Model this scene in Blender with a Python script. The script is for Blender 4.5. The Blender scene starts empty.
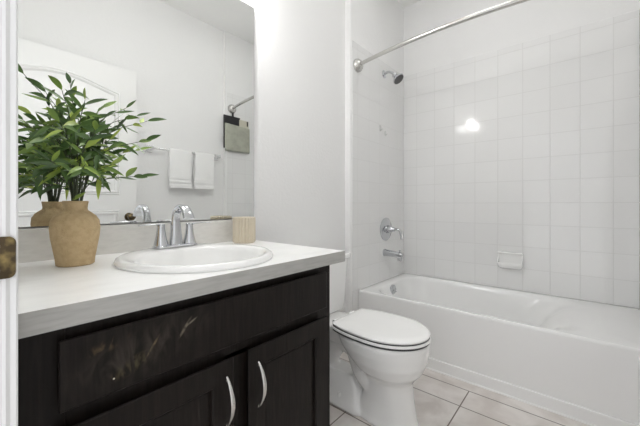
import bpy, bmesh, math, random
from mathutils import Vector, Matrix
C = bpy.context.scene.collection
SC = bpy.context.scene
rnd = random.Random(7)

# ------------------------------------------------------------------ camera, world, exposure
cam_d = bpy.data.cameras.new('camera')
cam_d.sensor_width = 36; cam_d.lens = 17.415; cam_d.shift_y = -0.01334; cam_d.clip_start = 0.02
cam = bpy.data.objects.new('camera', cam_d); C.objects.link(cam)
cam.location = (0, 0, 0.99)
cam.rotation_euler = (math.radians(90), 0, math.radians(-49.608))
SC.camera = cam
SC.view_settings.view_transform = 'Standard'; SC.view_settings.look = 'None'
SC.view_settings.exposure = 1.06; SC.view_settings.gamma = 1; SC.view_settings.use_curve_mapping = False
SC.cycles.use_denoising = True
SC.cycles.max_bounces = 14; SC.cycles.diffuse_bounces = 8; SC.cycles.glossy_bounces = 8
SC.cycles.sample_clamp_indirect = 6
LAMP_VANITY = 44       # emission of the frosted shades above the mirror
FILL_CEILING = 4.5  # emission of the ceiling light added as fill
WORLD = 0.68
w = bpy.data.worlds.new('hall_daylight'); SC.world = w; w.use_nodes = True
w.node_tree.nodes['Background'].inputs[0].default_value = (0.97, 0.98, 1.0, 1)
w.node_tree.nodes['Background'].inputs[1].default_value = WORLD

# ------------------------------------------------------------------ materials
def mat(name, col, rough=0.5, metal=0.0, coat=0.0, bump=None, var=None, spec=None, sheen=0):
    m = bpy.data.materials.new(name); m.use_nodes = True
    nt = m.node_tree; b = nt.nodes['Principled BSDF']
    b.inputs['Base Color'].default_value = (*col, 1); b.inputs['Roughness'].default_value = rough
    b.inputs['Metallic'].default_value = metal; b.inputs['Coat Weight'].default_value = coat
    if spec is not None: b.inputs['Specular IOR Level'].default_value = spec
    if sheen: b.inputs['Sheen Weight'].default_value = sheen
    tc = nt.nodes.new('ShaderNodeTexCoord')
    if var:  # (colour2, scale, detail, lo, hi, stretch)
        c2, sc, det, lo, hi, st = var
        mp = nt.nodes.new('ShaderNodeMapping'); mp.inputs['Scale'].default_value = st
        nt.links.new(tc.outputs['Object'], mp.inputs[0])
        n = nt.nodes.new('ShaderNodeTexNoise'); n.inputs['Scale'].default_value = sc; n.inputs['Detail'].default_value = det
        nt.links.new(mp.outputs[0], n.inputs[0])
        r = nt.nodes.new('ShaderNodeMapRange'); r.inputs[1].default_value = lo; r.inputs[2].default_value = hi
        nt.links.new(n.outputs[0], r.inputs[0])
        mx = nt.nodes.new('ShaderNodeMix'); mx.data_type = 'RGBA'
        mx.inputs[6].default_value = (*col, 1); mx.inputs[7].default_value = (*c2, 1)
        nt.links.new(r.outputs[0], mx.inputs[0]); nt.links.new(mx.outputs[2], b.inputs['Base Color'])
    if bump:  # (scale, strength, distance, stretch)
        sc, s, d, st = bump
        mp = nt.nodes.new('ShaderNodeMapping'); mp.inputs['Scale'].default_value = st
        nt.links.new(tc.outputs['Object'], mp.inputs[0])
        n = nt.nodes.new('ShaderNodeTexNoise'); n.inputs['Scale'].default_value = sc; n.inputs['Detail'].default_value = 4
        nt.links.new(mp.outputs[0], n.inputs[0])
        bp = nt.nodes.new('ShaderNodeBump'); bp.inputs['Strength'].default_value = s; bp.inputs['Distance'].default_value = d
        nt.links.new(n.outputs[0], bp.inputs['Height']); nt.links.new(bp.outputs[0], b.inputs['Normal'])
    return m
def emit(name, col, s):
    m = bpy.data.materials.new(name); m.use_nodes = True; b = m.node_tree.nodes['Principled BSDF']
    b.inputs['Base Color'].default_value = (.9, .9, .88, 1)
    b.inputs['Emission Color'].default_value = (*col, 1); b.inputs['Emission Strength'].default_value = s
    return m
one = (1, 1, 1)
M = {}
M['plaster'] = mat('painted_plaster', (.83, .83, .825), .75, bump=(60, .35, .004, one), spec=.3)
M['ceiling'] = mat('ceiling_paint', (.88, .88, .87), .85, bump=(45, .5, .004, one), spec=.2)
M['trim'] = mat('white_trim_paint', (.80, .80, .80), .3, bump=(30, .1, .001, (1, 1, .2)))
M['doorpaint'] = mat('white_door_paint', (.84, .84, .83), .4, bump=(80, .15, .001, (1, 1, .15)))
M['porcelain'] = mat('white_porcelain', (.88, .88, .87), .08, coat=.3)
M['sink'] = mat('white_sink_enamel', (.86, .86, .85), .1, coat=.3)
M['tub'] = mat('white_tub_enamel', (.86, .86, .855), .16, coat=.2, bump=(6, .06, .01, one))
M['seat'] = mat('white_seat_plastic', (.92, .92, .91), .18)
M['seat_gap_shade'] = mat('painted_gap_shade', (.06, .06, .06), .6)  # dark colour standing in for shade in the seat gaps
M['chrome'] = mat('chrome', (.60, .61, .63), .06, 1.0)
M['nickel'] = mat('brushed_nickel', (.62, .61, .585), .27, 1.0)
M['darkgrey'] = mat('dark_nozzle_plate', (.10, .10, .10), .4)
M['brass'] = mat('aged_bronze', (.10, .075, .045), .33, .85, bump=(90, .6, .002, one), var=((.33, .25, .11), 55, 5, .5, .72, one))
M['counter'] = mat('pale_marbled_laminate', (.93, .93, .92), .28, var=((.86, .86, .85), 9, 6, .45, .75, (1, 2.2, 1)), bump=(350, .12, .0006, (.25, 1, 1)))
M['edge'] = mat('shade_grey_linen_laminate', (.44, .435, .415), .4, var=((.375, .37, .35), 160, 4, .4, .7, (.12, 1, 1)))  # linen laminate; the front edge's shade is put into the darker grey
M['splash'] = mat('pale_grey_laminate', (.74, .73, .70), .35, var=((.68, .67, .64), 30, 4, .4, .7, (1, 1, 3)))
M['hook'] = mat('frosted_clear_plastic', (.62, .62, .61), .15)
M['polished'] = mat('polished_metal', (.86, .86, .86), .15, 1.0)
M['cup'] = mat('cream_ceramic', (.66, .59, .475), .6)
M['vase'] = mat('tan_terracotta', (.57, .43, .245), .85, bump=(260, .8, .004, one), var=((.47, .335, .18), 70, 6, .4, .75, one))
M['towel'] = mat('white_terry', (.95, .95, .94), .95, bump=(420, 1, .004, one), sheen=.4)
M['black'] = mat('black_mesh_fabric', (.028, .028, .03), .8, bump=(300, .6, .002, one))
M['sage'] = mat('sage_grey_fabric', (.42, .43, .36), .85, bump=(220, .6, .003, one), var=((.36, .37, .31), 18, 4, .4, .7, one))
M['beige'] = mat('beige_fabric', (.55, .53, .44), .85, bump=(240, .5, .002, one))
M['stem'] = mat('dark_green_stem', (.05, .065, .03), .5)
M['caulk'] = mat('white_caulk', (.83, .83, .82), .35)
M['soil'] = mat('dark_soil', (.05, .04, .03), .9)
M['shade'] = emit('frosted_glass_lit', (1, .99, .985), LAMP_VANITY)
M['ceiling_fill'] = emit('ceiling_fill_lit', (1, .99, .98), FILL_CEILING)
M['mirror'] = mat('mirror_silver', (.84, .85, .84), .004, 1.0)
M['mirror_edge'] = mat('dark_mirror_edge', (.10, .10, .095), .35, .6)

def wood():
    m = mat('espresso_stained_oak', (.020, .0165, .015), .36)
    nt = m.node_tree; b = nt.nodes['Principled BSDF']; N = nt.nodes.new; L = nt.links.new
    b.inputs['Specular IOR Level'].default_value = .17
    tc = N('ShaderNodeTexCoord'); mp = N('ShaderNodeMapping'); mp.inputs['Scale'].default_value = (14, 14, 1.1)
    L(tc.outputs['Object'], mp.inputs[0])
    n = N('ShaderNodeTexNoise'); n.inputs['Scale'].default_value = 6; n.inputs['Detail'].default_value = 6; n.inputs['Distortion'].default_value = 1.2
    L(mp.outputs[0], n.inputs[0])
    r = N('ShaderNodeMapRange'); r.inputs[1].default_value = .4; r.inputs[2].default_value = .7; L(n.outputs[0], r.inputs[0])
    mx = N('ShaderNodeMix'); mx.data_type = 'RGBA'; mx.inputs[6].default_value = (.0085, .0066, .0056, 1); mx.inputs[7].default_value = (.0165, .0128, .0108, 1)
    L(r.outputs[0], mx.inputs[0])
    L(mx.outputs[2], b.inputs['Base Color'])
    bp = N('ShaderNodeBump'); bp.inputs['Strength'].default_value = .25; bp.inputs['Distance'].default_value = .002
    L(n.outputs[0], bp.inputs['Height']); L(bp.outputs[0], b.inputs['Normal'])
    return m, mx, tc
M['wood'], _, _ = wood()
# the false front carries tan scuffs where the stain is worn through
def scuffed():
    m, mx, tc = wood(); m.name = 'espresso_oak_scuffed'
    nt = m.node_tree; b = nt.nodes['Principled BSDF']; N = nt.nodes.new; L = nt.links.new
    cur = mx.outputs[2]
    def spot(cur, cx, cz, sx, sz, rot, sc, lo, hi, col, gain):
        mp = N('ShaderNodeMapping'); mp.vector_type = 'TEXTURE'
        mp.inputs['Location'].default_value = (cx, 0, cz); mp.inputs['Rotation'].default_value = (0, rot, 0); mp.inputs['Scale'].default_value = (sx, 1e3, sz)
        L(tc.outputs['Object'], mp.inputs[0])
        ln = N('ShaderNodeVectorMath'); ln.operation = 'LENGTH'; L(mp.outputs[0], ln.inputs[0])
        fall = N('ShaderNodeMapRange'); fall.inputs[1].default_value = 1; fall.inputs[2].default_value = .3; L(ln.outputs['Value'], fall.inputs[0])
        mp2 = N('ShaderNodeMapping'); mp2.inputs['Rotation'].default_value = (0, -rot, 0); mp2.inputs['Scale'].default_value = (sc, sc, sc * .45)
        L(tc.outputs['Object'], mp2.inputs[0])
        n = N('ShaderNodeTexNoise'); n.inputs['Scale'].default_value = 1; n.inputs['Detail'].default_value = 6; n.inputs['Distortion'].default_value = 1.5
        L(mp2.outputs[0], n.inputs[0])
        r = N('ShaderNodeMapRange'); r.inputs[1].default_value = lo; r.inputs[2].default_value = hi; L(n.outputs[0], r.inputs[0])
        mu = N('ShaderNodeMath'); mu.operation = 'MULTIPLY'; L(fall.outputs[0], mu.inputs[0]); L(r.outputs[0], mu.inputs[1])
        m2 = N('ShaderNodeMath'); m2.operation = 'MULTIPLY'; L(mu.outputs[0], m2.inputs[0]); m2.inputs[1].default_value = gain
        x = N('ShaderNodeMix'); x.data_type = 'RGBA'; x.inputs[7].default_value = (*col, 1)
        L(m2.outputs[0], x.inputs[0]); L(cur, x.inputs[6]); return x.outputs[2]
    cur = spot(cur, .185, .728, .040, .014, -.25, 55, .48, .66, (.15, .105, .055), .6)
    cur = spot(cur, .225, .675, .045, .018, -.35, 60, .47, .68, (.13, .11, .055), .6)
    cur = spot(cur, .262, .697, .030, .0035, -1.0, 70, .36, .6, (.22, .16, .09), .6)
    cur = spot(cur, .330, .716, .030, .0045, -.95, 70, .36, .6, (.22, .19, .14), .75)
    cur = spot(cur, .345, .725, .018, .003, -.5, 70, .3, .5, (.25, .22, .17), .7)
    cur = spot(cur, .193, .661, .0022, .0022, 0, 5, 0, .2, (.8, .75, .6), 1)
    cur = spot(cur, .26, .70, .16, .055, -.2, 30, .42, .8, (.09, .078, .062), .6)
    L(cur, b.inputs['Base Color'])
    return m
M['wood_scuffed'] = scuffed()

def grid_mask(nt, val, off, T, half):
    """1 on a joint of width 2*half around off + k*T, along the socket val"""
    N = nt.nodes.new; L = nt.links.new
    a = N('ShaderNodeMath'); a.operation = 'SUBTRACT'; L(val, a.inputs[0]); a.inputs[1].default_value = off
    p = N('ShaderNodeMath'); p.operation = 'PINGPONG'; L(a.outputs[0], p.inputs[0]); p.inputs[1].default_value = T / 2
    r = N('ShaderNodeMapRange'); r.interpolation_type = 'SMOOTHSTEP'
    r.inputs[1].default_value = half * .6; r.inputs[2].default_value = half * 1.4; r.inputs[3].default_value = 1; r.inputs[4].default_value = 0
    L(p.outputs[0], r.inputs[0]); return r.outputs[0], a.outputs[0]
def tile_mat(name, horiz, hoff, zoff, T=.155):
    m = mat(name, (.80, .80, .795), .09); nt = m.node_tree; b = nt.nodes['Principled BSDF']; N = nt.nodes.new; L = nt.links.new
    tc = N('ShaderNodeTexCoord'); sp = N('ShaderNodeSeparateXYZ'); L(tc.outputs['Object'], sp.inputs[0])
    g1, a1 = grid_mask(nt, sp.outputs[horiz], hoff, T, .0019)
    g2, a2 = grid_mask(nt, sp.outputs['Z'], zoff, T, .0019)
    mx = N('ShaderNodeMath'); mx.operation = 'MAXIMUM'; L(g1, mx.inputs[0]); L(g2, mx.inputs[1])
    # each tile sits very slightly differently and its glaze is a little wavy
    fl = []
    for a in (a1, a2):
        d = N('ShaderNodeMath'); d.operation = 'DIVIDE'; L(a, d.inputs[0]); d.inputs[1].default_value = T
        f = N('ShaderNodeMath'); f.operation = 'FLOOR'; L(d.outputs[0], f.inputs[0]); fl.append(f.outputs[0])
    cb = N('ShaderNodeCombineXYZ'); L(fl[0], cb.inputs[0]); L(fl[1], cb.inputs[1])
    wn = N('ShaderNodeTexWhiteNoise'); L(cb.outputs[0], wn.inputs[0])
    mc = N('ShaderNodeMix'); mc.data_type = 'RGBA'; mc.inputs[6].default_value = (.80, .80, .795, 1); mc.inputs[7].default_value = (.82, .82, .815, 1); L(wn.outputs[0], mc.inputs[0])
    mg = N('ShaderNodeMix'); mg.data_type = 'RGBA'; mg.inputs[7].default_value = (.69, .69, .68, 1); L(mc.outputs[2], mg.inputs[6]); L(mx.outputs[0], mg.inputs[0])
    L(mg.outputs[2], b.inputs['Base Color'])
    rr = N('ShaderNodeMapRange'); rr.inputs[3].default_value = .07; rr.inputs[4].default_value = .6; L(mx.outputs[0], rr.inputs[0]); L(rr.outputs[0], b.inputs['Roughness'])
    n = N('ShaderNodeTexNoise'); n.inputs['Scale'].default_value = 22; n.inputs['Detail'].default_value = 2; L(tc.outputs['Object'], n.inputs[0])
    hm = N('ShaderNodeMath'); hm.operation = 'MULTIPLY'; L(n.outputs[0], hm.inputs[0]); hm.inputs[1].default_value = .30
    h2 = N('ShaderNodeMath'); h2.operation = 'SUBTRACT'; L(hm.outputs[0], h2.inputs[0]); L(mx.outputs[0], h2.inputs[1])
    bp = N('ShaderNodeBump'); bp.inputs['Strength'].default_value = .5; bp.inputs['Distance'].default_value = .0014; L(h2.outputs[0], bp.inputs['Height'])
    L(bp.outputs[0], b.inputs['Normal'])
    return m
M['tile_right'] = tile_mat('white_wall_tile_side', 'Y', 1.101, .847)
M['tile_end'] = tile_mat('white_wall_tile_end', 'X', 2.468, .847)
def floor_mat():
    m = mat('beige_floor_tile', (.5, .47, .44), .3); nt = m.node_tree; b = nt.nodes['Principled BSDF']; N = nt.nodes.new; L = nt.links.new
    tc = N('ShaderNodeTexCoord'); sp = N('ShaderNodeSeparateXYZ'); L(tc.outputs['Object'], sp.inputs[0])
    g1, _ = grid_mask(nt, sp.outputs['X'], 1.603, .403, .0028)
    g3, _ = grid_mask(nt, sp.outputs['X'], 1.762, 6.0, .0028)
    g2, _ = grid_mask(nt, sp.outputs['Y'], .462, .403, .0028)
    lt = N('ShaderNodeMath'); lt.operation = 'LESS_THAN'; L(sp.outputs['X'], lt.inputs[0]); lt.inputs[1].default_value = 1.762
    gy = N('ShaderNodeMath'); gy.operation = 'MULTIPLY'; L(g2, gy.inputs[0]); L(lt.outputs[0], gy.inputs[1])
    a = N('ShaderNodeMath'); a.operation = 'MAXIMUM'; L(g1, a.inputs[0]); L(gy.outputs[0], a.inputs[1])
    c = N('ShaderNodeMath'); c.operation = 'MAXIMUM'; L(a.outputs[0], c.inputs[0]); L(g3, c.inputs[1])
    n = N('ShaderNodeTexNoise'); n.inputs['Scale'].default_value = 7; n.inputs['Detail'].default_value = 8; n.inputs['Distortion'].default_value = .6; L(tc.outputs['Object'], n.inputs[0])
    r = N('ShaderNodeMapRange'); r.inputs[1].default_value = .35; r.inputs[2].default_value = .68; L(n.outputs[0], r.inputs[0])
    mx = N('ShaderNodeMix'); mx.data_type = 'RGBA'; mx.inputs[6].default_value = (.62, .575, .54, 1); mx.inputs[7].default_value = (.80, .765, .735, 1); L(r.outputs[0], mx.inputs[0])
    mg = N('ShaderNodeMix'); mg.data_type = 'RGBA'; mg.inputs[7].default_value = (.16, .13, .11, 1); L(mx.outputs[2], mg.inputs[6]); L(c.outputs[0], mg.inputs[0])
    L(mg.outputs[2], b.inputs['Base Color'])
    h = N('ShaderNodeMath'); h.operation = 'MULTIPLY_ADD'; L(c.outputs[0], h.inputs[0]); h.inputs[1].default_value = -1; L(n.outputs[0], h.inputs[2])
    bp = N('ShaderNodeBump'); bp.inputs['Strength'].default_value = .4; bp.inputs['Distance'].default_value = .0015; L(h.outputs[0], bp.inputs['Height']); L(bp.outputs[0], b.inputs['Normal'])
    return m
M['floor'] = floor_mat()
def leaf_mat():
    m = bpy.data.materials.new('green_leaf'); m.use_nodes = True; nt = m.node_tree; b = nt.nodes['Principled BSDF']; N = nt.nodes.new; L = nt.links.new
    at = N('ShaderNodeAttribute'); at.attribute_name = 'leafvar'; cr = N('ShaderNodeValToRGB')
    e = cr.color_ramp.elements; e[0].color = (.035, .075, .022, 1); e[1].color = (.42, .52, .10, 1); e[1].position = 1
    x = e.new(.45); x.color = (.08, .155, .035, 1); x = e.new(.75); x.color = (.19, .29, .055, 1)
    L(at.outputs['Fac'], cr.inputs[0]); L(cr.outputs[0], b.inputs['Base Color'])
    b.inputs['Roughness'].default_value = .42; b.inputs['Specular IOR Level'].default_value = .35
    b.inputs['Transmission Weight'].default_value = 0
    return m
M['leaf'] = leaf_mat()

# ------------------------------------------------------------------ mesh helpers
def link(name, bm, m, parent=None, smooth=False, bevel=0, seg=2, sub=0, ang=40):
    me = bpy.data.meshes.new(name); bmesh.ops.recalc_face_normals(bm, faces=bm.faces); bm.to_mesh(me); bm.free()
    o = bpy.data.objects.new(name, me); C.objects.link(o)
    for x in (m if isinstance(m, (list, tuple)) else [m]): me.materials.append(x)
    if parent: o.parent = parent; o.matrix_parent_inverse = Matrix.Translation(-parent.location)
    if bevel:
        b = o.modifiers.new('bevel', 'BEVEL'); b.width = bevel; b.segments = seg; b.limit_method = 'ANGLE'; b.angle_limit = math.radians(ang)
        b.harden_normals = True
    if sub:
        s = o.modifiers.new('sub', 'SUBSURF'); s.levels = sub; s.render_levels = sub
    if smooth or bevel:
        for p in me.polygons: p.use_smooth = True
        if not bevel: me.set_sharp_from_angle(angle=math.radians(42))
    return o
def thing(name, label, cat, loc, group=None):
    o = bpy.data.objects.new(name, None); C.objects.link(o); o.location = loc; o.empty_display_size = .05
    o['label'] = label; o['category'] = cat
    if group: o['group'] = group
    return o
def tag(o, label, cat, group=None):
    o['label'] = label; o['category'] = cat
    if group: o['group'] = group
    return o
def struct(o): o['kind'] = 'structure'; return o
def box(bm, x0, x1, y0, y1, z0, z1):
    v = [bm.verts.new(p) for p in ((x0,y0,z0),(x1,y0,z0),(x1,y1,z0),(x0,y1,z0),(x0,y0,z1),(x1,y0,z1),(x1,y1,z1),(x0,y1,z1))]
    for f in ((0,3,2,1),(4,5,6,7),(0,1,5,4),(1,2,6,5),(2,3,7,6),(3,0,4,7)): bm.faces.new([v[i] for i in f])
    return bm
def B(*bs):
    bm = bmesh.new()
    for b in bs: box(bm, *b)
    return bm
def loft(bm, rings, cap0=True, cap1=True, closed=True):
    R = [[bm.verts.new(p) for p in r] for r in rings]
    n = len(R[0])
    for a, b in zip(R, R[1:]):
        for i in range(n if closed else n - 1):
            j = (i + 1) % n
            bm.faces.new((a[i], a[j], b[j], b[i]))
    if cap0: bm.faces.new(R[0][::-1])
    if cap1: bm.faces.new(R[-1])
    return R
def tube(bm, pts, rad, n=12, cap=True, flat=None):
    """round (or flattened: flat=(w,t) scale, fixed up vector) tube along pts"""
    pts = [Vector(p) for p in pts]; rings = []; ref = None
    for i, p in enumerate(pts):
        d = (pts[min(i+1, len(pts)-1)] - pts[max(i-1, 0)]).normalized()
        if ref is None:
            ref = Vector((0, 0, 1)) if abs(d.z) < .9 else Vector((1, 0, 0))
        s = d.cross(ref).normalized(); u = s.cross(d).normalized(); ref = u
        r = rad[i] if isinstance(rad, (list, tuple)) else rad
        rings.append([p + s * (r * math.cos(t)) + u * (r * math.sin(t)) for t in [2 * math.pi * k / n for k in range(n)]])
    loft(bm, rings, cap, cap)
def slab_path(bm, pts, side, widths, thicks, n=20, ex=3.0):
    """superelliptic section: width along `side`, thickness along the in-plane normal"""
    pts = [Vector(p) for p in pts]; side = Vector(side); rings = []
    for i, p in enumerate(pts):
        d = (pts[min(i+1, len(pts)-1)] - pts[max(i-1, 0)]).normalized(); u = d.cross(side).normalized()
        ring = []
        for k in range(n):
            t = 2 * math.pi * k / n; c, s = math.cos(t), math.sin(t)
            a = math.copysign(abs(c) ** (2 / ex), c); b = math.copysign(abs(s) ** (2 / ex), s)
            ring.append(p + side * (a * widths[i] / 2) + u * (b * thicks[i] / 2))
        rings.append(ring)
    loft(bm, rings)
def lathe(bm, prof, cx, cy, n=40, axis='z', cap0=True, cap1=True, ribs=0, amp=0):
    rings = []
    for r, h in prof:
        ring = []
        for k in range(n):
            t = 2 * math.pi * k / n; rr = r * (1 + (amp * math.cos(ribs * t) if ribs else 0))
            if axis == 'z': ring.append((cx + rr * math.cos(t), cy + rr * math.sin(t), h))
            elif axis == 'y': ring.append((cx + rr * math.cos(t), h, cy + rr * math.sin(t)))
            else: ring.append((h, cx + rr * math.cos(t), cy + rr * math.sin(t)))
        rings.append(ring)
    loft(bm, rings, cap0, cap1)
def catmull(P, n=6):
    P = [Vector(p) for p in P]; out = []
    Q = [P[0] * 2 - P[1]] + P + [P[-1] * 2 - P[-2]]
    for i in range(1, len(Q) - 2):
        for k in range(n):
            t = k / n; a, b, c, d = Q[i-1:i+3]
            out.append(.5 * ((2*b) + (c-a)*t + (2*a-5*b+4*c-d)*t*t + (3*b-a-3*c+d)*t**3))
    out.append(P[-1]); return out
def rrect(cx, cy, hx, hy, r, z, n=8):
    pts = []
    for (sx, sy, a0) in ((1, 1, 0), (-1, 1, 90), (-1, -1, 180), (1, -1, 270)):
        for k in range(n + 1):
            a = math.radians(a0 + 90 * k / n)
            pts.append((cx + sx * (hx - r) + r * math.cos(a), cy + sy * (hy - r) + r * math.sin(a), z))
    return pts

# ------------------------------------------------------------------ room shell
CEIL_X, CEIL_Y = (1.70,), .48
YM, YW, YF, YA, XR, ZC = 1.265, 1.22, -.27, -.25, 2.588, 2.745   # vanity wall, tub end wall (tile face), opposite wall, right tile face, ceiling
struct(link('floor', B((-.085, 2.72, YF - .12, YM + .12, -.06, 0)), M['floor']))
struct(link('floor_hall', B((-1.6, -.085, -1.2, 1.37, -.06, 0)), M['floor']))
struct(link('ceiling', B((-.085, 2.72, YF - .12, YM + .12, ZC, ZC + .06)), M['ceiling']))
# vanity wall with the furred-out tub end wall; the step has a rounded corner bead
bm = bmesh.new()
prof = [(-.085, YM + .12), (-.085, YM), (1.757, YM)]
r = .014
prof += [(1.757 + r - r * math.cos(a), YW + .003 + r - r * math.sin(a)) for a in [math.radians(d) for d in range(0, 91, 15)]]
prof += [(2.72, YW + .003), (2.72, YM + .12)]
loft(bm, [[(x, y, z) for x, y in prof] for z in (0, ZC)])
wb = struct(link('wall_back', bm, M['plaster'], smooth=False))
wr = struct(link('wall_right', B((XR + .005, 2.72, YF - .12, YW + .003, 0, ZC)), M['plaster']))
wf = struct(link('wall_front', B((-.085, XR + .005, YF - .12, YF - .005, 0, ZC), (1.757, XR + .005, YF - .005, YA - .003, 0, ZC)), M['plaster']))
wl = struct(link('wall_left', B((-.085, .045, .632, YM, 0, ZC), (-.085, .045, YF - .005, .632, 2.07, ZC), (-.085, .045, YF - .005, -.225, 0, 2.07)), M['plaster']))
TT = 2.131
def tiles(name, b, m, p):
    o = link(name, B(b), m, p, bevel=.003); return o
tiles('wall_tile', (1.782, XR, YW, YW + .006, .375, TT), M['tile_end'], wb)
tiles('wall_tile', (XR, XR + .008, YA, YW, .375, TT), M['tile_right'], wr)
tiles('wall_tile', (1.782, XR, YA - .006, YA, .375, TT), M['tile_end'], wf)
# tile beside the tub apron, down to the floor
tiles('wall_tile', (1.782, 1.862, YW, YW + .006, 0, .375), M['tile_end'], wb)
struct(link('baseboard_back', B((.93, 1.757, YM - .013, YM, 0, .085)), M['trim'], bevel=.004))
struct(link('baseboard_front', B((.062, 1.757, YF - .005, YF + .008, 0, .085)), M['trim'], bevel=.004))
# caulk joint tub/tile
o = link('trim_caulk', B((XR - .006, XR, YA, YW, .3825, .388), (1.87, XR - .006, YW - .006, YW, .3825, .388)), M['caulk'], wr, bevel=.002)

# door frame on the latch side of the doorway, seen edge-on
bm = bmesh.new()
pf = [(-.085, .615), (.0415, .615), (.0415, .6125), (.0445, .6105), (.0475, .6125), (.049, .6135), (.0515, .6120), (.0545, .6100), (.0568, .6112), (.0574, .615), (.0574, .640), (.055, .650), (.053, .664), (.045, .666), (.045, .634), (-.085, .634)]
loft(bm, [[(x, y, z) for x, y in pf] for z in (0, 2.05)])
jt = struct(link('trim_1', bm, M['trim']))
jt['label'] = 'white door jamb and casing at the left edge of the picture'
struct(link('trim_2', B((-.085, .045, -.205, .615, 2.05, 2.07), (.045, .058, -.26, .67, 2.05, 2.107)), M['trim'], bevel=.003))
struct(link('trim_3', B((-.085, .045, -.225, -.205, 0, 2.05), (.045, .056, -.262, -.205, 0, 2.05)), M['trim'], bevel=.003))
# strike plate: bronze, with a lip that rolls over the edge
bm = bmesh.new()
def plate_ring(y, s):
    out = []
    hx, hz, r = .0165 * s, .0290 * s, .009
    for (sx, sz, a0) in ((1, 1, 0), (-1, 1, 90), (-1, -1, 180), (1, -1, 270)):
        for k in range(7):
            a = math.radians(a0 + 15 * k)
            x = .0385 + sx * (hx - r) + r * math.cos(a); z = .9165 + sz * (hz - r) + r * math.sin(a)
            out.append((x, y + max(0, (x - .047)) ** 2 * 25, z))
    return out
loft(bm, [plate_ring(.614, 1), plate_ring(.6075, 1), plate_ring(.6060, .93)])
sp = link('strike_plate', bm, M['brass'], jt, smooth=True); sp['label'] = 'aged bronze strike plate on the jamb'
bm = bmesh.new(); lathe(bm, [(.0035, .6065), (.0032, .6050), (.001, .6045)], .036, .9165 + .016, 16, 'y'); lathe(bm, [(.0035, .6065), (.0032, .6050), (.001, .6045)], .036, .9165 - .017, 16, 'y')
link('screw', bm, M['brass'], jt, smooth=True)

# open door folded back near the opposite wall
bm = B((.085, .925, -.225, -.190, .012, 2.035))
dr = struct(link('door_1', bm, M['doorpaint'], bevel=.002))
dr['label'] = 'white panelled door standing open, seen in the mirror'
def moulding(pts, parent):
    bm = bmesh.new(); P = [Vector(p) for p in pts]; n = len(P); rings = []
    for i in range(n):
        a, b, c = P[i-1], P[i], P[(i+1) % n]
        d = ((b - a).normalized() + (c - b).normalized()).normalized(); s = Vector((d.z, 0, -d.x))
        k = 1 / max(.5, abs((b - a).normalized().dot(d)))
        rings.append([b + s * (q * k) + Vector((0, h, 0)) for q, h in ((-.018, -.0005), (-.012, .009), (-.003, .012), (.003, .001), (.012, .008), (.020, -.0005))])
    R = [[bm.verts.new(p) for p in r] for r in rings]
    for i in range(n):
        for k in range(5): bm.faces.new((R[i-1][k], R[i-1][k+1], R[i][k+1], R[i][k]))
    link('panel_moulding', bm, M['doorpaint'], parent, smooth=True)
arch = [(.79, 1.08), (.79, 1.822)]
for k in range(13):
    t = (k + .0) / 12; arch.append((.775 - t * .62, 1.825 + .065 * math.sin(math.pi * t) ** 1.25))
arch += [(.14, 1.822), (.14, 1.08)]
moulding([(x, -.190, z) for x, z in arch], dr)
moulding([(x, -.190, z) for x, z in [(.79, .22), (.79, .93), (.14, .93), (.14, .22)]], dr)
bm = bmesh.new(); lathe(bm, [(.031, -.190), (.031, -.184), (.012, -.180), (.011, -.160), (.022, -.152), (.0275, -.138), (.026, -.122), (.015, -.113), (.004, -.111)], .872, .895, 32, 'y')
k = link('door_knob', bm, M['brass'], dr, smooth=True); k['label'] = 'dark bronze knob'

# ------------------------------------------------------------------ lamps (out of the frame, the ceiling one added to brighten the room)
t = thing('vanity_light', 'chrome three-globe vanity light on the wall above the mirror', 'light', (.61, YM, 2.135))
link('wall_plate', B((.50, .84, YM - .028, YM, 2.07, 2.135)), M['nickel'], t, bevel=.006)
for x in (.57, .67, .77):
    bm = bmesh.new(); tube(bm, [(x, YM - .028, 2.105), (x, 1.17, 2.11), (x, 1.135, 2.105)], .008); a = link('lamp_arm', bm, M['nickel'], t, smooth=True)
    bm = bmesh.new(); lathe(bm, [(.018, 2.100), (.027, 2.085), (.033, 2.06), (.034, 2.035), (.028, 2.020), (.012, 2.014)], x, 1.135, 28); link('lamp_shade', bm, M['shade'], t, smooth=True)
for lx in CEIL_X:
    t = thing('added_ceiling_light', 'added flush round ceiling light brightening the ' + ('tub side' if lx > 1.5 else 'vanity side') + ' of the bathroom', 'light', (lx, CEIL_Y, ZC))  # unseen light, added to lift the floor and tub
    bm = bmesh.new(); lathe(bm, [(.190, ZC), (.188, ZC - .014), (.168, ZC - .016), (.166, ZC - .006)], lx, CEIL_Y, 48, cap1=False); link('fill_ring', bm, M['trim'], t, smooth=False)
    bm = bmesh.new(); lathe(bm, [(.165, ZC - .002), (.165, ZC - .009)], lx, CEIL_Y, 48); link('fill_lens', bm, M['ceiling_fill'], t, smooth=False)

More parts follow.
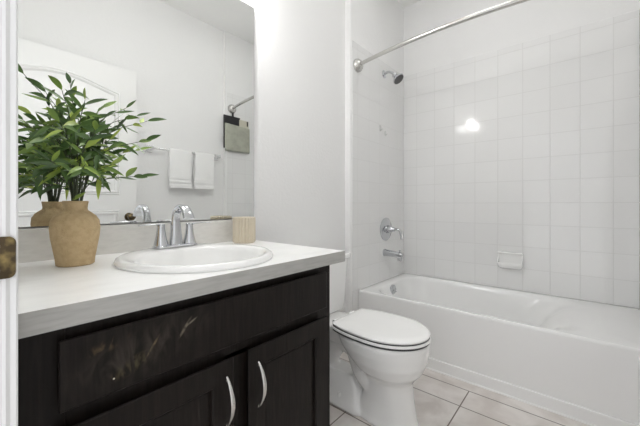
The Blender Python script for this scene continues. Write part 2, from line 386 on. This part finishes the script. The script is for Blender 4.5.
# ------------------------------------------------------------------ bathtub
t = thing('bathtub', 'white built-in bathtub with smooth front apron along the tiled wall', 'bathtub', (1.857, .475, 0))
X0, X1, Y0, Y1, ZT = 1.857, XR - .001, YA + .001, YW - .001, .382
cx, cy, hx, hy = (X0 + X1) / 2, (Y0 + Y1) / 2, (X1 - X0) / 2, (Y1 - Y0) / 2
bm = bmesh.new()
def inner(x0, x1, y0, y1, r, z): return rrect((x0 + x1) / 2, (y0 + y1) / 2, (x1 - x0) / 2, (y1 - y0) / 2, r, z)
rings = [rrect(cx, cy, hx, hy, .004, 0), rrect(cx, cy, hx, hy, .004, .366), rrect(cx, cy, hx - .001, hy, .005, .376), rrect(cx, cy, hx - .005, hy - .002, .008, .381), rrect(cx, cy, hx - .009, hy - .004, .012, ZT),
         inner(1.884, 2.540, -.030, 1.150, .16, ZT - .001), inner(1.892, 2.534, .010, 1.142, .16, ZT - .005), inner(1.899, 2.528, .050, 1.135, .16, ZT - .014), inner(1.905, 2.522, .095, 1.128, .16, ZT - .032),
         inner(1.925, 2.505, .17, 1.110, .16, .290), inner(1.955, 2.490, .23, 1.085, .16, .20), inner(1.990, 2.465, .29, 1.060, .10, .125), inner(2.030, 2.430, .36, 1.01, .08, .085), inner(2.10, 2.36, .45, .93, .05, .075)]
loft(bm, rings)
tb = link('tub_shell', bm, M['tub'], t, smooth=True)
# raised border of the apron panel (bottom band and the near end)
bm = B((X0 - .011, X0 + .002, YA + .002, YW - .002, 0, .066)); link('apron_border', bm, M['tub'], t, bevel=.006, seg=4)
bm = B((X0 - .011, X0 + .002, YA + .002, -.175, .060, .355)); link('apron_border', bm, M['tub'], t, bevel=.006, seg=4)
bm = bmesh.new(); loft(bm, [[(X0 - .0105, y, 0), (X0 - .017, y, 0), (X0 - .015, y, .005), (X0 - .0105, y, .008)] for y in (YA + .002, YW - .002)]); link('caulk_bead', bm, M['caulk'], t)
bm = bmesh.new(); lathe(bm, [(.037, 1.128), (.037, 1.114), (.032, 1.110), (.010, 1.109)], 2.185, .334, 32, 'y')
ov = link('overflow_plate', bm, M['chrome'], t, smooth=True); ov['label'] = 'round chrome overflow plate'
bm = bmesh.new(); slab_path(bm, [(2.185, 1.111, .334), (2.185, 1.102, .330), (2.185, 1.092, .318)], (1, 0, 0), [.012, .012, .016], [.006, .006, .004]); link('trip_lever', bm, M['chrome'], ov, smooth=True)

# ------------------------------------------------------------------ tub fittings
t = thing('shower_valve', 'round chrome shower valve with a down-turned lever on the tiled end wall', 'faucet', (2.255, YW, .79))
bm = bmesh.new(); lathe(bm, [(.093, YW), (.093, YW - .004), (.086, YW - .009), (.05, YW - .013), (.034, YW - .016), (.033, YW - .022)], 2.255, .79, 48, 'y'); link('escutcheon', bm, M['chrome'], t, smooth=True)
bm = bmesh.new(); lathe(bm, [(.032, YW - .018), (.030, YW - .045), (.022, YW - .052), (.019, YW - .072), (.012, YW - .082), (.002, YW - .084)], 2.255, .79, 32, 'y'); link('valve_stem', bm, M['chrome'], t, smooth=True)
bm = bmesh.new(); tube(bm, catmull([(2.255, YW - .070, .795), (2.258, YW - .105, .792), (2.260, YW - .125, .775), (2.262, YW - .130, .735), (2.262, YW - .134, .715)]), [.010]*3 + [.009]*6 + [.008]*8 + [.007]*8, 14); link('lever_handle', bm, M['chrome'], t, smooth=True)
t = thing('tub_spout', 'chrome tub spout below the shower valve', 'faucet', (2.235, YW, .60))
bm = bmesh.new()
slab_path(bm, [(2.235, YW, .604), (2.235, YW - .005, .604), (2.235, YW - .006, .604), (2.235, YW - .05, .602), (2.235, YW - .10, .599), (2.235, YW - .135, .595), (2.235, YW - .150, .592), (2.235, YW - .153, .591)], (1, 0, 0), [.062, .062, .058, .054, .050, .046, .040, .03], [.058, .058, .054, .050, .046, .046, .044, .036], ex=2.4)
link('spout_body', bm, M['chrome'], t, smooth=True)
bm = bmesh.new(); lathe(bm, [(.0185, .575), (.0185, .555), (.015, .553)], 2.235, YW - .132, 24); link('spout_outlet', bm, M['chrome'], t, smooth=True)
bm = bmesh.new(); lathe(bm, [(.004, .605), (.004, .626), (.009, .628), (.009, .634), (.003, .637)], 2.235, YW - .132, 20); link('diverter_knob', bm, M['chrome'], t, smooth=True)
t = thing('shower_fitting', 'chrome shower head with a dark nozzle face on a short bent arm', 'shower head', (2.225, YW, 2.035))
bm = bmesh.new(); lathe(bm, [(.030, YW + .002), (.030, YW - .004), (.022, YW - .010), (.012, YW - .014)], 2.225, 2.035, 32, 'y'); link('arm_flange', bm, M['chrome'], t, smooth=True)
bm = bmesh.new(); tube(bm, catmull([(2.225, YW, 2.035), (2.225, YW - .035, 2.042), (2.225, YW - .065, 2.032), (2.225, YW - .090, 2.008)]), .0105, 16); link('shower_arm', bm, M['chrome'], t, smooth=True)
sh = bmesh.new(); lathe(sh, [(.013, .0), (.020, -.006), (.020, -.018), (.015, -.024), (.020, -.032), (.044, -.052), (.047, -.060), (.044, -.065)], 0, 0, 36)
Rm = Matrix.Translation((2.225, YW - .088, 2.010)) @ Matrix.Rotation(math.radians(-40), 4, 'X')
bmesh.ops.transform(sh, matrix=Rm, verts=sh.verts); hd = link('head_body', sh, M['chrome'], t, smooth=True)
sh = bmesh.new(); lathe(sh, [(.041, -.0645), (.040, -.068), (.02, -.069), (.003, -.069)], 0, 0, 36); bmesh.ops.transform(sh, matrix=Rm, verts=sh.verts); link('nozzle_face', sh, M['darkgrey'], t, smooth=True)

t = thing('shower_rod', 'curved brushed nickel shower curtain rod across the tub', 'curtain rod', (1.836, YW, 1.97))
P = []
for k in range(41):
    s = k / 40; y = YW - .02 + (YA + .02 - (YW - .02)) * s
    P.append((1.833 - .088 * math.sin(math.pi * s) ** .85, y, 1.97))
bm = bmesh.new(); tube(bm, P, .0125, 20); link('rod', bm, M['nickel'], t, smooth=True)
for y, sgn in ((YW, -1), (YA, 1)):
    bm = bmesh.new(); lathe(bm, [(.046, y), (.046, y + sgn * .006), (.043, y + sgn * .020), (.034, y + sgn * .032), (.022, y + sgn * .040), (.016, y + sgn * .042)], 1.836, 1.97, 40, 'y')
    link('rod_flange', bm, M['nickel'], t, smooth=True)

# ceramic soap dish
sx0, sx1, sy0, sy1, sz0, sz1 = 2.528, XR, .322, .478, .530, .648
t = thing('soap_dish', 'white ceramic soap dish set into the tiled wall above the tub', 'soap dish', (XR, .40, .53))
bm = B((XR - .012, XR, sy0, sy1, sz0, sz1)); link('back_plate', bm, M['porcelain'], t, bevel=.005, seg=3)
bm = bmesh.new()
def sdr(z, d, hw, r):  # section plan: from the wall out
    n = 8; pts = [(XR - .008, .40 + hw, z)]
    for q in range(n + 1):
        a = math.radians(90 * q / n); pts.append((XR - d + r - r * math.sin(a), .40 + hw - r + r * math.cos(a), z))
    for q in range(n + 1):
        a = math.radians(90 * q / n); pts.append((XR - d + r - r * math.cos(a), .40 - hw + r - r * math.sin(a), z))
    pts.append((XR - .008, .40 - hw, z)); return pts
loft(bm, [sdr(.530, .028, .066, .02), sdr(.538, .046, .074, .025), sdr(.556, .058, .0775, .026), sdr(.572, .060, .078, .026), sdr(.576, .058, .076, .025), sdr(.575, .052, .070, .022), sdr(.560, .048, .066, .02)])
link('tray', bm, M['porcelain'], t, smooth=True)
for s in (-1, 1):
    bm = bmesh.new(); y = .40 + s * .074
    loft(bm, [[(XR - .008, yy, .560), (XR - .050, yy, .568), (XR - .045, yy, .580), (XR - .022, yy, .610), (XR - .014, yy, .640), (XR - .008, yy, .645)] for yy in (y - .004, y + .004)])
    link('side_wing', bm, M['porcelain'], t, bevel=.002)
link('hood', B((XR - .030, XR - .006, .322, .478, .634, .649)), M['porcelain'], t, bevel=.006, seg=3)
# two small adhesive hook remains on the end wall tile
for (x, z, h, lab) in ((2.165, 1.592, .050, 'left one of the two small clear hooks on the end wall tiles'), (2.245, 1.565, .040, 'right one of the two small clear hooks on the end wall tiles')):
    bm = bmesh.new(); loft(bm, [rrect(x, z, .013, h / 2, .008, 0, 4), rrect(x, z, .011, h / 2 - .002, .007, .004, 4)])
    for v in bm.verts: v.co = Vector((v.co.x, YW - v.co.z, v.co.y))
    o = link('adhesive_hook', bm, M['hook'], None, smooth=False)
    tag(o, lab, 'hook', 'clear adhesive hooks on the end wall')
    bm = bmesh.new(); tube(bm, catmull([(x, YW - .003, z), (x, YW - .010, z - h * .25), (x, YW - .016, z - h * .3), (x, YW - .018, z - h * .12)], 3), .003, 8); link('hook_tip', bm, M['hook'], o, smooth=True)

# ------------------------------------------------------------------ mirror
t = thing('wall_mirror', 'large frameless wall mirror above the vanity backsplash', 'mirror', (.50, YM, .921))
link('mirror_back', B((.047, .965, YM - .0105, YM, .922, 1.972)), M['mirror_edge'], t)
link('mirror_glass', B((.0485, .9635, YM - .012, YM - .0106, .9235, 1.9705)), M['mirror'], t)

# ------------------------------------------------------------------ vanity
VL, VR, VF = .047, .876, .699
t = thing('vanity_cabinet', 'espresso oak vanity cabinet with scuffed front under the white counter', 'cabinet', (.46, VF, 0))
bm = B((VL, VL + .018, VF + .02, YM - .002, 0, .779), (VR - .018, VR, VF + .02, YM - .002, 0, .779), (VL + .018, VR - .018, YM - .014, YM - .002, 0, .779), (VL + .018, VR - .018, VF + .02, YM - .014, .09, .108), (VL + .018, VR - .018, VF + .075, VF + .09, 0, .09))
link('cabinet_body', bm, M['wood'], t, bevel=.001)
# face frame: stiles and rails, leaving nothing open
ff = B((VL, .125, VF, VF + .02, .09, .779), (.822, VR, VF, VF + .02, .09, .779), (.44, .515, VF, VF + .02, .09, .603), (.125, .822, VF, VF + .02, .745, .779), (.125, .822, VF, VF + .02, .59, .645), (.125, .822, VF, VF + .02, .09, .14))
link('face_frame', ff, M['wood'], t, bevel=.0008)
def routed(bm, x0, x1, z0, z1, y, th, e=.004):
    """board with an eased front edge"""
    loft(bm, [[(a, yy, b) for a, b in ((x0 + d, z0 + d), (x1 - d, z0 + d), (x1 - d, z1 - d), (x0 + d, z1 - d))] for yy, d in ((y + .0238, .018), (y + .006, 0), (y + .002, 0), (y, .002))])
bm = bmesh.new(); routed(bm, .113, .831, .634, .757, .675, .0198)
f_ = link('false_front', bm, M['wood_scuffed'], t, bevel=.0012); f_['label'] = 'scuffed dark drawer front'
def door(x0, x1, hxx):
    z0, z1, s = .125, .603, .055
    bm = bmesh.new(); y = .675
    outer = [((x0, z0), (x1, z0), (x1, z1), (x0, z1))]
    def rg(d, yy): return [(x0 + d, yy, z0 + d), (x1 - d, yy, z0 + d), (x1 - d, yy, z1 - d), (x0 + d, yy, z1 - d)]
    loft(bm, [rg(.018, y + .0238), rg(0, y + .006), rg(0, y + .002), rg(.002, y), rg(s, y), rg(s + .003, y + .004), rg(s + .004, y + .010)], True, True)
    d = link('cabinet_door', bm, M['wood'], t)
    bm = bmesh.new(); loft(bm, [rg(s + .0045, y + .0099), rg(s + .012, y + .0085), rg(s + .016, y + .0085)]); link('door_panel', bm, M['wood'], d)
    bm = bmesh.new()
    pts = []; wd = []; th = []
    for k in range(25):
        q = k / 24; zz = .441 + .122 * q; b = math.sin(math.pi * q)
        pts.append((hxx, y - .003 - .027 * b ** .8, zz)); wd.append(.006 + .006 * b); th.append(.005 + .0025 * b)
    slab_path(bm, pts, (1, 0, 0), wd, th, 16, 2.3)
    for zz in (.447, .557): lathe(bm, [(.0045, y + .001), (.0045, y - .008)], hxx, zz, 14, 'y')
    h = link('handle', bm, M['nickel'], d, smooth=True); h['label'] = 'bowed satin nickel pull'
    return d
door(.111, .456, .434); door(.503, .831, .532)

# worktop with an oval cut-out, front edge and backsplash
CXs, CYs, RX, RY = .502, .932, .227, .241
t = thing('countertop', 'pale laminate vanity countertop with shade-toned grey front edge and backsplash', 'countertop', (.48, .667, .782))
N_ = 96; x0, x1, y0, y1 = .046, .925, .667, YM - .001
bm = bmesh.new()
angs = [2 * math.pi * k / N_ for k in range(N_)]
def rectpt(a):
    c, s = math.cos(a), math.sin(a); m = 1e9
    if c > 1e-9: m = min(m, (x1 - CXs) / c)
    if c < -1e-9: m = min(m, (x0 - CXs) / c)
    if s > 1e-9: m = min(m, (y1 - CYs) / s)
    if s < -1e-9: m = min(m, (y0 - CYs) / s)
    return CXs + m * c, CYs + m * s
rp = [rectpt(a) for a in angs]
for (cxx, cyy) in ((x0, y0), (x1, y0), (x0, y1), (x1, y1)):
    i = min(range(N_), key=lambda k: (rp[k][0] - cxx) ** 2 + (rp[k][1] - cyy) ** 2); rp[i] = (cxx, cyy)
ho = [(CXs + (RX - .02) * math.cos(a), CYs + (RY - .02) * math.sin(a)) for a in angs]
R = [[bm.verts.new((x, y, z)) for x, y in pp] for pp, z in ((ho, .782), (rp, .782), (rp, .820), (ho, .820))]
for a, b in ((0, 1), (1, 2), (2, 3), (3, 0)):
    for i in range(N_):
        j = (i + 1) % N_; f = bm.faces.new((R[a][i], R[a][j], R[b][j], R[b][i])); f.material_index = 1 if a == 1 else 0
link('worktop', bm, [M['counter'], M['edge']], t)
link('front_edge', B((x0, x1, y0 - .0012, y0, .7815, .8195)), M['edge'], t)
link('backsplash', B((x0, x1, YM - .022, YM - .0005, .820, .918)), M['splash'], t, bevel=.0015)

# oval drop-in sink
t = thing('sink', 'white oval drop-in sink set in the vanity counter', 'sink', (CXs, CYs, .82))
def ov(cx_, cy_, rx, ry, z): return [(cx_ + rx * math.cos(a), cy_ + ry * math.sin(a), z) for a in angs]
bm = bmesh.new(); by = CYs - .032
loft(bm, [ov(CXs, CYs, RX - .012, RY - .012, .8202), ov(CXs, CYs, RX - .002, RY - .002, .8206), ov(CXs, CYs, RX, RY, .826), ov(CXs, CYs, RX - .004, RY - .004, .834), ov(CXs, CYs, RX - .012, RY - .012, .8385), ov(CXs, CYs - .002, RX - .022, RY - .024, .8375),
          ov(CXs, by, .196, .176, .8355), ov(CXs, by, .190, .170, .831), ov(CXs, by, .184, .163, .818), ov(CXs, by, .165, .145, .775), ov(CXs, by, .125, .108, .725), ov(CXs, by, .07, .06, .703), ov(CXs, by, .022, .022, .699)], False, True)
link('basin', bm, M['sink'], t, smooth=True)
bm = bmesh.new(); lathe(bm, [(.022, .700), (.020, .703), (.004, .7035)], CXs, by, 24); link('drain', bm, M['chrome'], t, smooth=True)

# faucet
FX, FY = .514, 1.122
t = thing('sink_faucet', 'chrome two-handle centerset faucet with a high arched spout', 'faucet', (FX, FY, .836))
bm = bmesh.new(); loft(bm, [rrect(FX, FY, .079, .027, .026, .8388), rrect(FX, FY, .079, .027, .026, .844), rrect(FX, FY, .073, .022, .021, .848)]); link('base_plate', bm, M['chrome'], t, bevel=.001, smooth=True)
for s in (-1, 1):
    x = FX + s * .051
    bm = bmesh.new(); lathe(bm, [(.0245, .845), (.0230, .851), (.0185, .870), (.0145, .892), (.0125, .910), (.0130, .916), (.0105, .921), (.003, .923)], x, FY, 32)
    hb = link('handle_base', bm, M['chrome'], t, smooth=True)
    bm = bmesh.new(); slab_path(bm, catmull([(x - s * .010, FY, .919), (x + s * .015, FY - .002, .921), (x + s * .045, FY - .006, .922), (x + s * .075, FY - .012, .9205)], 5), (0, 1, 0), [.012 + .008 * min(1, k / 6) for k in range(16)], [.008 - .004 * k / 15 for k in range(16)], 16, 2.2)
    link('lever_handle', bm, M['chrome'], hb, smooth=True)
bm = bmesh.new()
P = catmull([(FX, FY, .845), (FX, FY, .880), (FX, FY + .001, .930), (FX, FY - .008, .960), (FX, FY - .032, .979), (FX, FY - .060, .979), (FX, FY - .084, .964), (FX, FY - .100, .942)], 5)
n = len(P); W = [.047 - .019 * min(1, k / 12) + (.010 * max(0, (k - 18) / (n - 19))) for k in range(n)]; T_ = [.040 - .018 * min(1, k / 12) - .008 * max(0, (k - 18) / (n - 19)) for k in range(n)]
slab_path(bm, P, (1, 0, 0), W, T_, 24, 2.8); link('spout', bm, M['chrome'], t, smooth=True)

# cup
bm = bmesh.new(); cxu, cyu = .838, 1.160
rings = []
for r_, z_ in [(.044, .8202), (.046, .823), (.0500, .826), (.0500, .927), (.0500, .931), (.0460, .934), (.043, .934), (.042, .930), (.042, .84), (.035, .828), (.005, .827)]:
    rr = []
    for k in range(352):
        a = 2 * math.pi * k / 352; cut = .0065 * max(0, 1 - abs((a * 22 / (2 * math.pi)) % 1 - .5) / .34) if .8255 < z_ < .929 and r_ > .046 else 0
        rr.append((cxu + (r_ - cut) * math.cos(a), cyu + (r_ - cut) * math.sin(a), z_))
    rings.append(rr)
loft(bm, rings)
tag(link('tumbler', bm, M['cup'], None, smooth=True), 'cream ribbed ceramic tumbler on the counter beside the faucet', 'cup')

# vase
VX, VY = .219, 1.094
bm = bmesh.new()
def ring_v(r_, z_):
    am = .0 if z_ < .955 or z_ > .978 else .03
    return [(VX + r_ * (1 + am * math.sin(9 * a)) * math.cos(a), VY + r_ * (1 + am * math.sin(9 * a)) * math.sin(a), z_) for a in [2 * math.pi * k / 72 for k in range(72)]]
loft(bm, [ring_v(*p) for p in [(.040, .8202), (.044, .823), (.0455, .84), (.0505, .87), (.0555, .90), (.0575, .925), (.0555, .945), (.048, .958), (.036, .968), (.0285, .974), (.0275, .980), (.0285, .990), (.0300, .998), (.0285, 1.0), (.0250, .996), (.0245, .98), (.030, .965), (.045, .945), (.048, .92), (.038, .84), (.003, .835)]])
tag(link('vase', bm, M['vase'], None, smooth=True), 'tan rough clay vase at the left end of the counter holding greenery', 'vase')

# greenery
t = thing('greenery', 'bushy green leafy branches standing in the tan clay vase', 'plant', (VX, VY, .85))
tips = [(0.103,1.0,1.296),(0.208,1.1,1.329),(0.149,1.05,1.278),(0.171,0.99,1.275),(0.22,1.0,1.265),(0.294,1.14,1.29),(0.348,1.1,1.295),(0.392,1.05,1.254),(0.388,1.13,1.284),(0.369,1.0,1.183),(0.372,1.10,1.163),(0.36,1.02,1.076),(0.123,1.05,1.211),(0.103,1.0,1.141),(0.109,1.02,1.085),(0.16,0.95,1.187),(0.223,0.92,1.174),(0.27,0.96,1.096),(0.243,1.16,1.27),(0.151,1.15,1.169),(0.29,1.05,1.178),(0.147,0.98,1.097),(0.123,1.08,1.048),(0.209,0.95,1.089)]
fo = bmesh.new(); lay = fo.verts.layers.float.new('leafvar')
def leaf(base, d, up, ln, wd, droop, var):
    d = d.normalized(); s = d.cross(up).normalized(); u = s.cross(d).normalized()
    prev = None; K = 7
    for k in range(K + 1):
        q = k / K; w_ = wd * .5 * (math.sin(math.pi * min(1, q ** .8 * 1.0)) ** .9) if 0 < k < K else .0002
        c = base + d * (ln * q) - Vector((0, 0, 1)) * (droop * ln * q * q)
        if c.y > 1.235: c.y = 1.235 - rnd.random() * .002
        if c.x < .066: c.x = .066
        row = []
        for a, h in ((-1, .22), (0, 0), (1, .22)):
            vt = fo.verts.new(c + s * (a * w_) + u * (h * w_)); vt[lay] = min(1, max(0, var + .08 * a)); row.append(vt)
        if prev:
            for m_ in (0, 1): fo.faces.new((prev[m_], prev[m_+1], row[m_+1], row[m_]))
        prev = row
def bez(a, b, c, q): return a * (1 - q) ** 2 + b * (2 * q * (1 - q)) + c * q * q
def leafy(tip, n_leaf, start, parent, base=None, twig=True):
    tip = Vector(tip); b0 = base or Vector((VX + rnd.uniform(-.014, .014), VY + rnd.uniform(-.014, .014), .86))
    neck = Vector((VX + (tip.x - VX) * .10, VY + (tip.y - VY) * .10, 1.02))
    if base is None:
        mid = Vector((VX + (tip.x - VX) * .38, VY + (tip.y - VY) * .38, 1.02 + (tip.z - 1.02) * .72))
        path = catmull([b0, neck, mid, tip], 8)
    else:
        mid = (b0 + tip) / 2 + Vector((0, 0, .02)); path = catmull([b0, mid, tip], 6)
    for p in path: p.y = min(p.y, 1.232)
    bm = bmesh.new(); L_ = len(path)
    tube(bm, path, [(.0022 if base is None else .0013) * (1 - .65 * k / (L_ - 1)) for k in range(L_)], 6)
    link('stem', bm, M['stem'], parent, smooth=True)
    for k in range(n_leaf):
        q = start + (1 - start) * k / (n_leaf - 1); x = q * (L_ - 1); i = min(int(x), L_ - 2); p = path[i].lerp(path[i+1], x - i)
        tan = (path[min(i+2, L_-1)] - path[i]).normalized()
        side = tan.cross(Vector((0, 0, 1))); side = side.normalized() if side.length > .05 else Vector((1, 0, 0))
        az = rnd.uniform(-.9, .9) + (0 if k % 2 else math.pi)
        out = (Matrix.Rotation(az, 3, tan) @ side)
        d = (tan * rnd.uniform(.5, 1.2) + out * 1.0 + Vector((0, 0, rnd.uniform(-.35, .25))))
        if k == n_leaf - 1: d = tan + out * .25
        upv = Vector((rnd.uniform(-.75, .35), rnd.uniform(-1.5, -.4), rnd.uniform(.0, 1.1))).normalized()
        ln = rnd.uniform(.042, .066); v_ = rnd.betavariate(1.5, 1.6)
        leaf(p, d, upv, ln, ln * rnd.uniform(.20, .27), rnd.uniform(-.1, .45), v_)
    return path
for i, tp in enumerate(tips):
    pth = leafy(tp, 10 if i else 8, (.62 if i in (14, 17, 21, 22, 23) else .48) if i else .30, t)
    for j in (15,):
        if i in (0,) : continue
        b = pth[j]; o = Vector((rnd.uniform(-.06, .07), rnd.uniform(-.07, .05), rnd.uniform(.0, .055)))
        e = b + o; e.y = min(e.y, 1.20); e.x = max(e.x, .09)
        leafy(e, 6, .3, t, base=b)
link('foliage', fo, M['leaf'], t, smooth=True)

# ------------------------------------------------------------------ toilet
TX = 1.306
t = thing('toilet', 'white toilet with closed oval lid between the vanity and the bathtub', 'toilet', (TX, .85, 0))
def egg(yf, yb, hw, z, ex=2.6, n=64, xc=TX, wy=.46, clip=9):
    yc = yf + (yb - yf) * wy + 0.0; pts = []
    for k in range(n):
        a = 2 * math.pi * k / n; c, s = math.cos(a), math.sin(a)
        if s < 0: pts.append((xc + hw * c, yc + (yc - yf) * s, z))
        else: pts.append((xc + hw * math.copysign(abs(c) ** (2 / ex), c), min(clip + .002 * s, yc + (yb - yc) * abs(s) ** (2 / ex)), z))
    return pts
bm = bmesh.new()
loft(bm, [egg(.552, .86, .098, 0), egg(.552, .86, .098, .012), egg(.558, .84, .092, .03), egg(.570, .815, .086, .10), egg(.578, .80, .086, .17), egg(.576, .80, .089, .195), egg(.562, .81, .104, .215), egg(.535, .84, .136, .246), egg(.516, .88, .158, .290), egg(.508, .92, .168, .335), egg(.506, .935, .171, .372), egg(.510, .935, .167, .388)])
# neck towards the tank
loft(bm, [rrect(TX, .98, .085, .12, .05, .30), rrect(TX, 1.00, .095, .17, .05, .345), rrect(TX, 1.02, .105, .20, .05, .386)])
# trapway and foot
tube(bm, catmull([(TX, .80, .20), (TX, .88, .27), (TX, .96, .28), (TX, 1.03, .20), (TX, 1.05, .08), (TX, 1.05, .0)]), .052, 20)
tube(bm, catmull([(TX - .02, .86, .31), (TX - .035, .80, .20), (TX - .01, .76, .13), (TX, .74, .05)]), .058, 20)
def foot(z, hx_, y0_, y1_, rr): return rrect(TX, (y0_ + y1_) / 2, hx_, (y1_ - y0_) / 2, rr, z)
loft(bm, [foot(0, .104, .78, 1.13, .05), foot(.02, .104, .78, 1.13, .05), foot(.045, .092, .80, 1.11, .045), foot(.10, .070, .82, 1.09, .04), foot(.15, .05, .86, 1.06, .03)])
bw = link('bowl', bm, M['porcelain'], t, smooth=True)
rm = bw.modifiers.new('remesh', 'REMESH'); rm.mode = 'VOXEL'; rm.voxel_size = .0055; rm.use_smooth_shade = True
smm = bw.modifiers.new('smooth', 'SMOOTH'); smm.factor = .5; smm.iterations = 8
for s in (-1, 1):
    bm = bmesh.new(); lathe(bm, [(.014, .035), (.014, .058), (.010, .066), (.002, .068)], TX + s * .078, .915, 20); b_ = link('bolt_cap', bm, M['seat'], t, smooth=True)
def lidring(d, z): return egg(.500 + d, 1.02 - d, .172 - d, z, 2.3, 72, TX, .40, .930 - d)
bm = bmesh.new(); loft(bm, [lidring(.005, .3865), lidring(.005, .3950)]); g = link('gap_shade_strip', bm, M['seat_gap_shade'], t); g['label'] = 'dark strip standing in for shade under the seat'  # dark layer put in to draw the shade of the gap
bm = bmesh.new(); loft(bm, [lidring(.003, .3945), lidring(0, .3965), lidring(0, .4030), lidring(.002, .4060)]); link('seat', bm, M['seat'], t, smooth=True)
bm = bmesh.new(); loft(bm, [lidring(.006, .4058), lidring(.006, .4120)]); g = link('gap_shade_strip', bm, M['seat_gap_shade'], t); g['label'] = 'dark strip standing in for shade between seat and lid'
bm = bmesh.new(); loft(bm, [lidring(.006, .4117), lidring(.004, .4140), lidring(.004, .4190), lidring(.008, .4230), lidring(.016, .4258), lidring(.04, .4285), lidring(.08, .430), lidring(.12, .4305)]); link('lid', bm, M['seat'], t, smooth=True)
for s in (-1, 1):
    bm = bmesh.new(); lathe(bm, [(.012, TX + s * .065 - .022), (.012, TX + s * .065 + .022)], .946, .404, 20, 'x'); link('hinge', bm, M['seat'], t, smooth=False, bevel=.002)
bm = bmesh.new(); loft(bm, [rrect(TX, 1.137, .165, .078, .03, .389), rrect(TX, 1.137, .172, .088, .035, .43), rrect(TX, 1.137, .188, .097, .035, .68)]); link('tank', bm, M['porcelain'], t, smooth=True, bevel=.002)
bm = bmesh.new(); loft(bm, [rrect(TX, 1.135, .196, .104, .035, .680), rrect(TX, 1.135, .200, .108, .036, .684), rrect(TX, 1.135, .200, .108, .036, .702), rrect(TX, 1.135, .194, .102, .035, .709)]); link('tank_lid', bm, M['porcelain'], t, smooth=True, bevel=.002)

# ------------------------------------------------------------------ things on the opposite wall, seen in the mirror
t = thing('towel_bar', 'pale polished metal towel bar on the opposite wall, seen in the mirror', 'towel bar', (1.33, YF, 1.457))
ZB, YB = 1.457, -.205
bm = bmesh.new(); tube(bm, [(1.045, YB, ZB), (1.34, YB, ZB), (1.66, YB, ZB)], .0085, 16); link('bar', bm, M['polished'], t, smooth=True)
for x in (1.045, 1.662):
    link('wall_mount', B((x - .028, x + .028, YF - .005, YF + .008, ZB - .028, ZB + .028)), M['polished'], t, bevel=.003)
    link('bar_post', B((x - .014, x + .014, YF + .008, YB + .014, ZB - .014, ZB + .014)), M['polished'], t, bevel=.003)
def towel(x0, x1, zf, zb, lab):
    th = .009; R0 = .0095; bm = bmesh.new()
    path = [(YB - R0 - th / 2, zb)]
    for z_ in (zb + .1, ZB - .05, ZB): path.append((YB - R0 - th / 2, z_))
    for a in range(150, -1, -30): path.append((YB + (R0 + th / 2) * math.cos(math.radians(a)), ZB + (R0 + th / 2) * math.sin(math.radians(a))))
    zs = [ZB - .03 - k * (ZB - .03 - zf) / 14 for k in range(15)]
    zs = [zf + (ZB - .03 - zf) * (1 - k / 44) for k in range(45)]
    path += [(YB + R0 + th / 2 + .004 * (ZB - z_) , z_) for z_ in zs]
    pl = len(path); rings = []
    for i, (y, z) in enumerate(path):
        a = path[max(0, i-1)]; b = path[min(pl-1, i+1)]; dy, dz = b[0] - a[0], b[1] - a[1]; l_ = math.hypot(dy, dz); ny, nz = dz / l_, -dy / l_
        rr = []; nx = 14
        hem = .0038 if (pl - i) in (6, 7, 11, 12) else 0
        for sgn in (1, -1):
            for k in (range(nx + 1) if sgn > 0 else range(nx, -1, -1)):
                q = k / nx; x = x0 + (x1 - x0) * q; edge = min(q, 1 - q) * nx
                tt = (th / 2 - hem) * (1 if edge >= 1 else .55); wv = .003 * math.sin(q * 7 + z * 9) * min(1, max(0, (ZB - z) * 6))
                rr.append((x + .002 * math.sin(z * 40), y + (sgn * tt) * -ny + wv, z + (sgn * tt) * -nz))
        rings.append(rr)
    loft(bm, rings)
    o = link('hand_towel', bm, M['towel'], None, smooth=True); tag(o, lab, 'towel', 'white hand towels on the bar'); return o
towel(1.186, 1.378, 1.135, 1.15, 'left one of the two white hand towels folded over the towel bar')
towel(1.410, 1.602, 1.135, 1.15, 'right one of the two white hand towels folded over the towel bar')

t = thing('hanging_organizer', 'black and sage-grey fabric organizer hanging below the shower rod end', 'organizer', (1.86, YA, 1.70))
link('back_panel', B((1.738, 1.931, YA + .001, YA + .014, 1.56, 1.895)), M['black'], t, bevel=.004).__setitem__('label', 'black back panel')
link('pouch', B((1.919, 2.038, YA + .001, YA + .018, 1.60, 1.878)), M['beige'], t, bevel=.005).__setitem__('label', 'beige upper pouch')
bm = bmesh.new(); nx, nz = 10, 8; rings = []
def pk(d, yy): return [(1.888 + sx * (.148 - d), yy, 1.665 + sz * (.132 - d) + (.012 if sx < 0 and sz > 0 else 0)) for sx, sz in ((-1, -1), (1, -1), (1, 1), (-1, 1))]
loft(bm, [pk(.004, YA + .018), pk(0, YA + .026), pk(.002, YA + .040), pk(.016, YA + .048)]); link('front_pocket', bm, M['sage'], t, bevel=.006, seg=3).__setitem__('label', 'sage-grey front pocket')
bm = bmesh.new(); slab_path(bm, [(1.846, YA + .008, 1.88), (1.842, YA + .012, 1.91), (1.838, YA + .020, 1.93)], (1, 0, 0), [.022] * 3, [.003] * 3, 12); link('strap', bm, M['black'], t)
for k, z_ in enumerate((1.845,)):
    link('label_patch', B((2.011, 2.026, YA + .018, YA + .020, 1.822, 1.872)), M['black'], t)
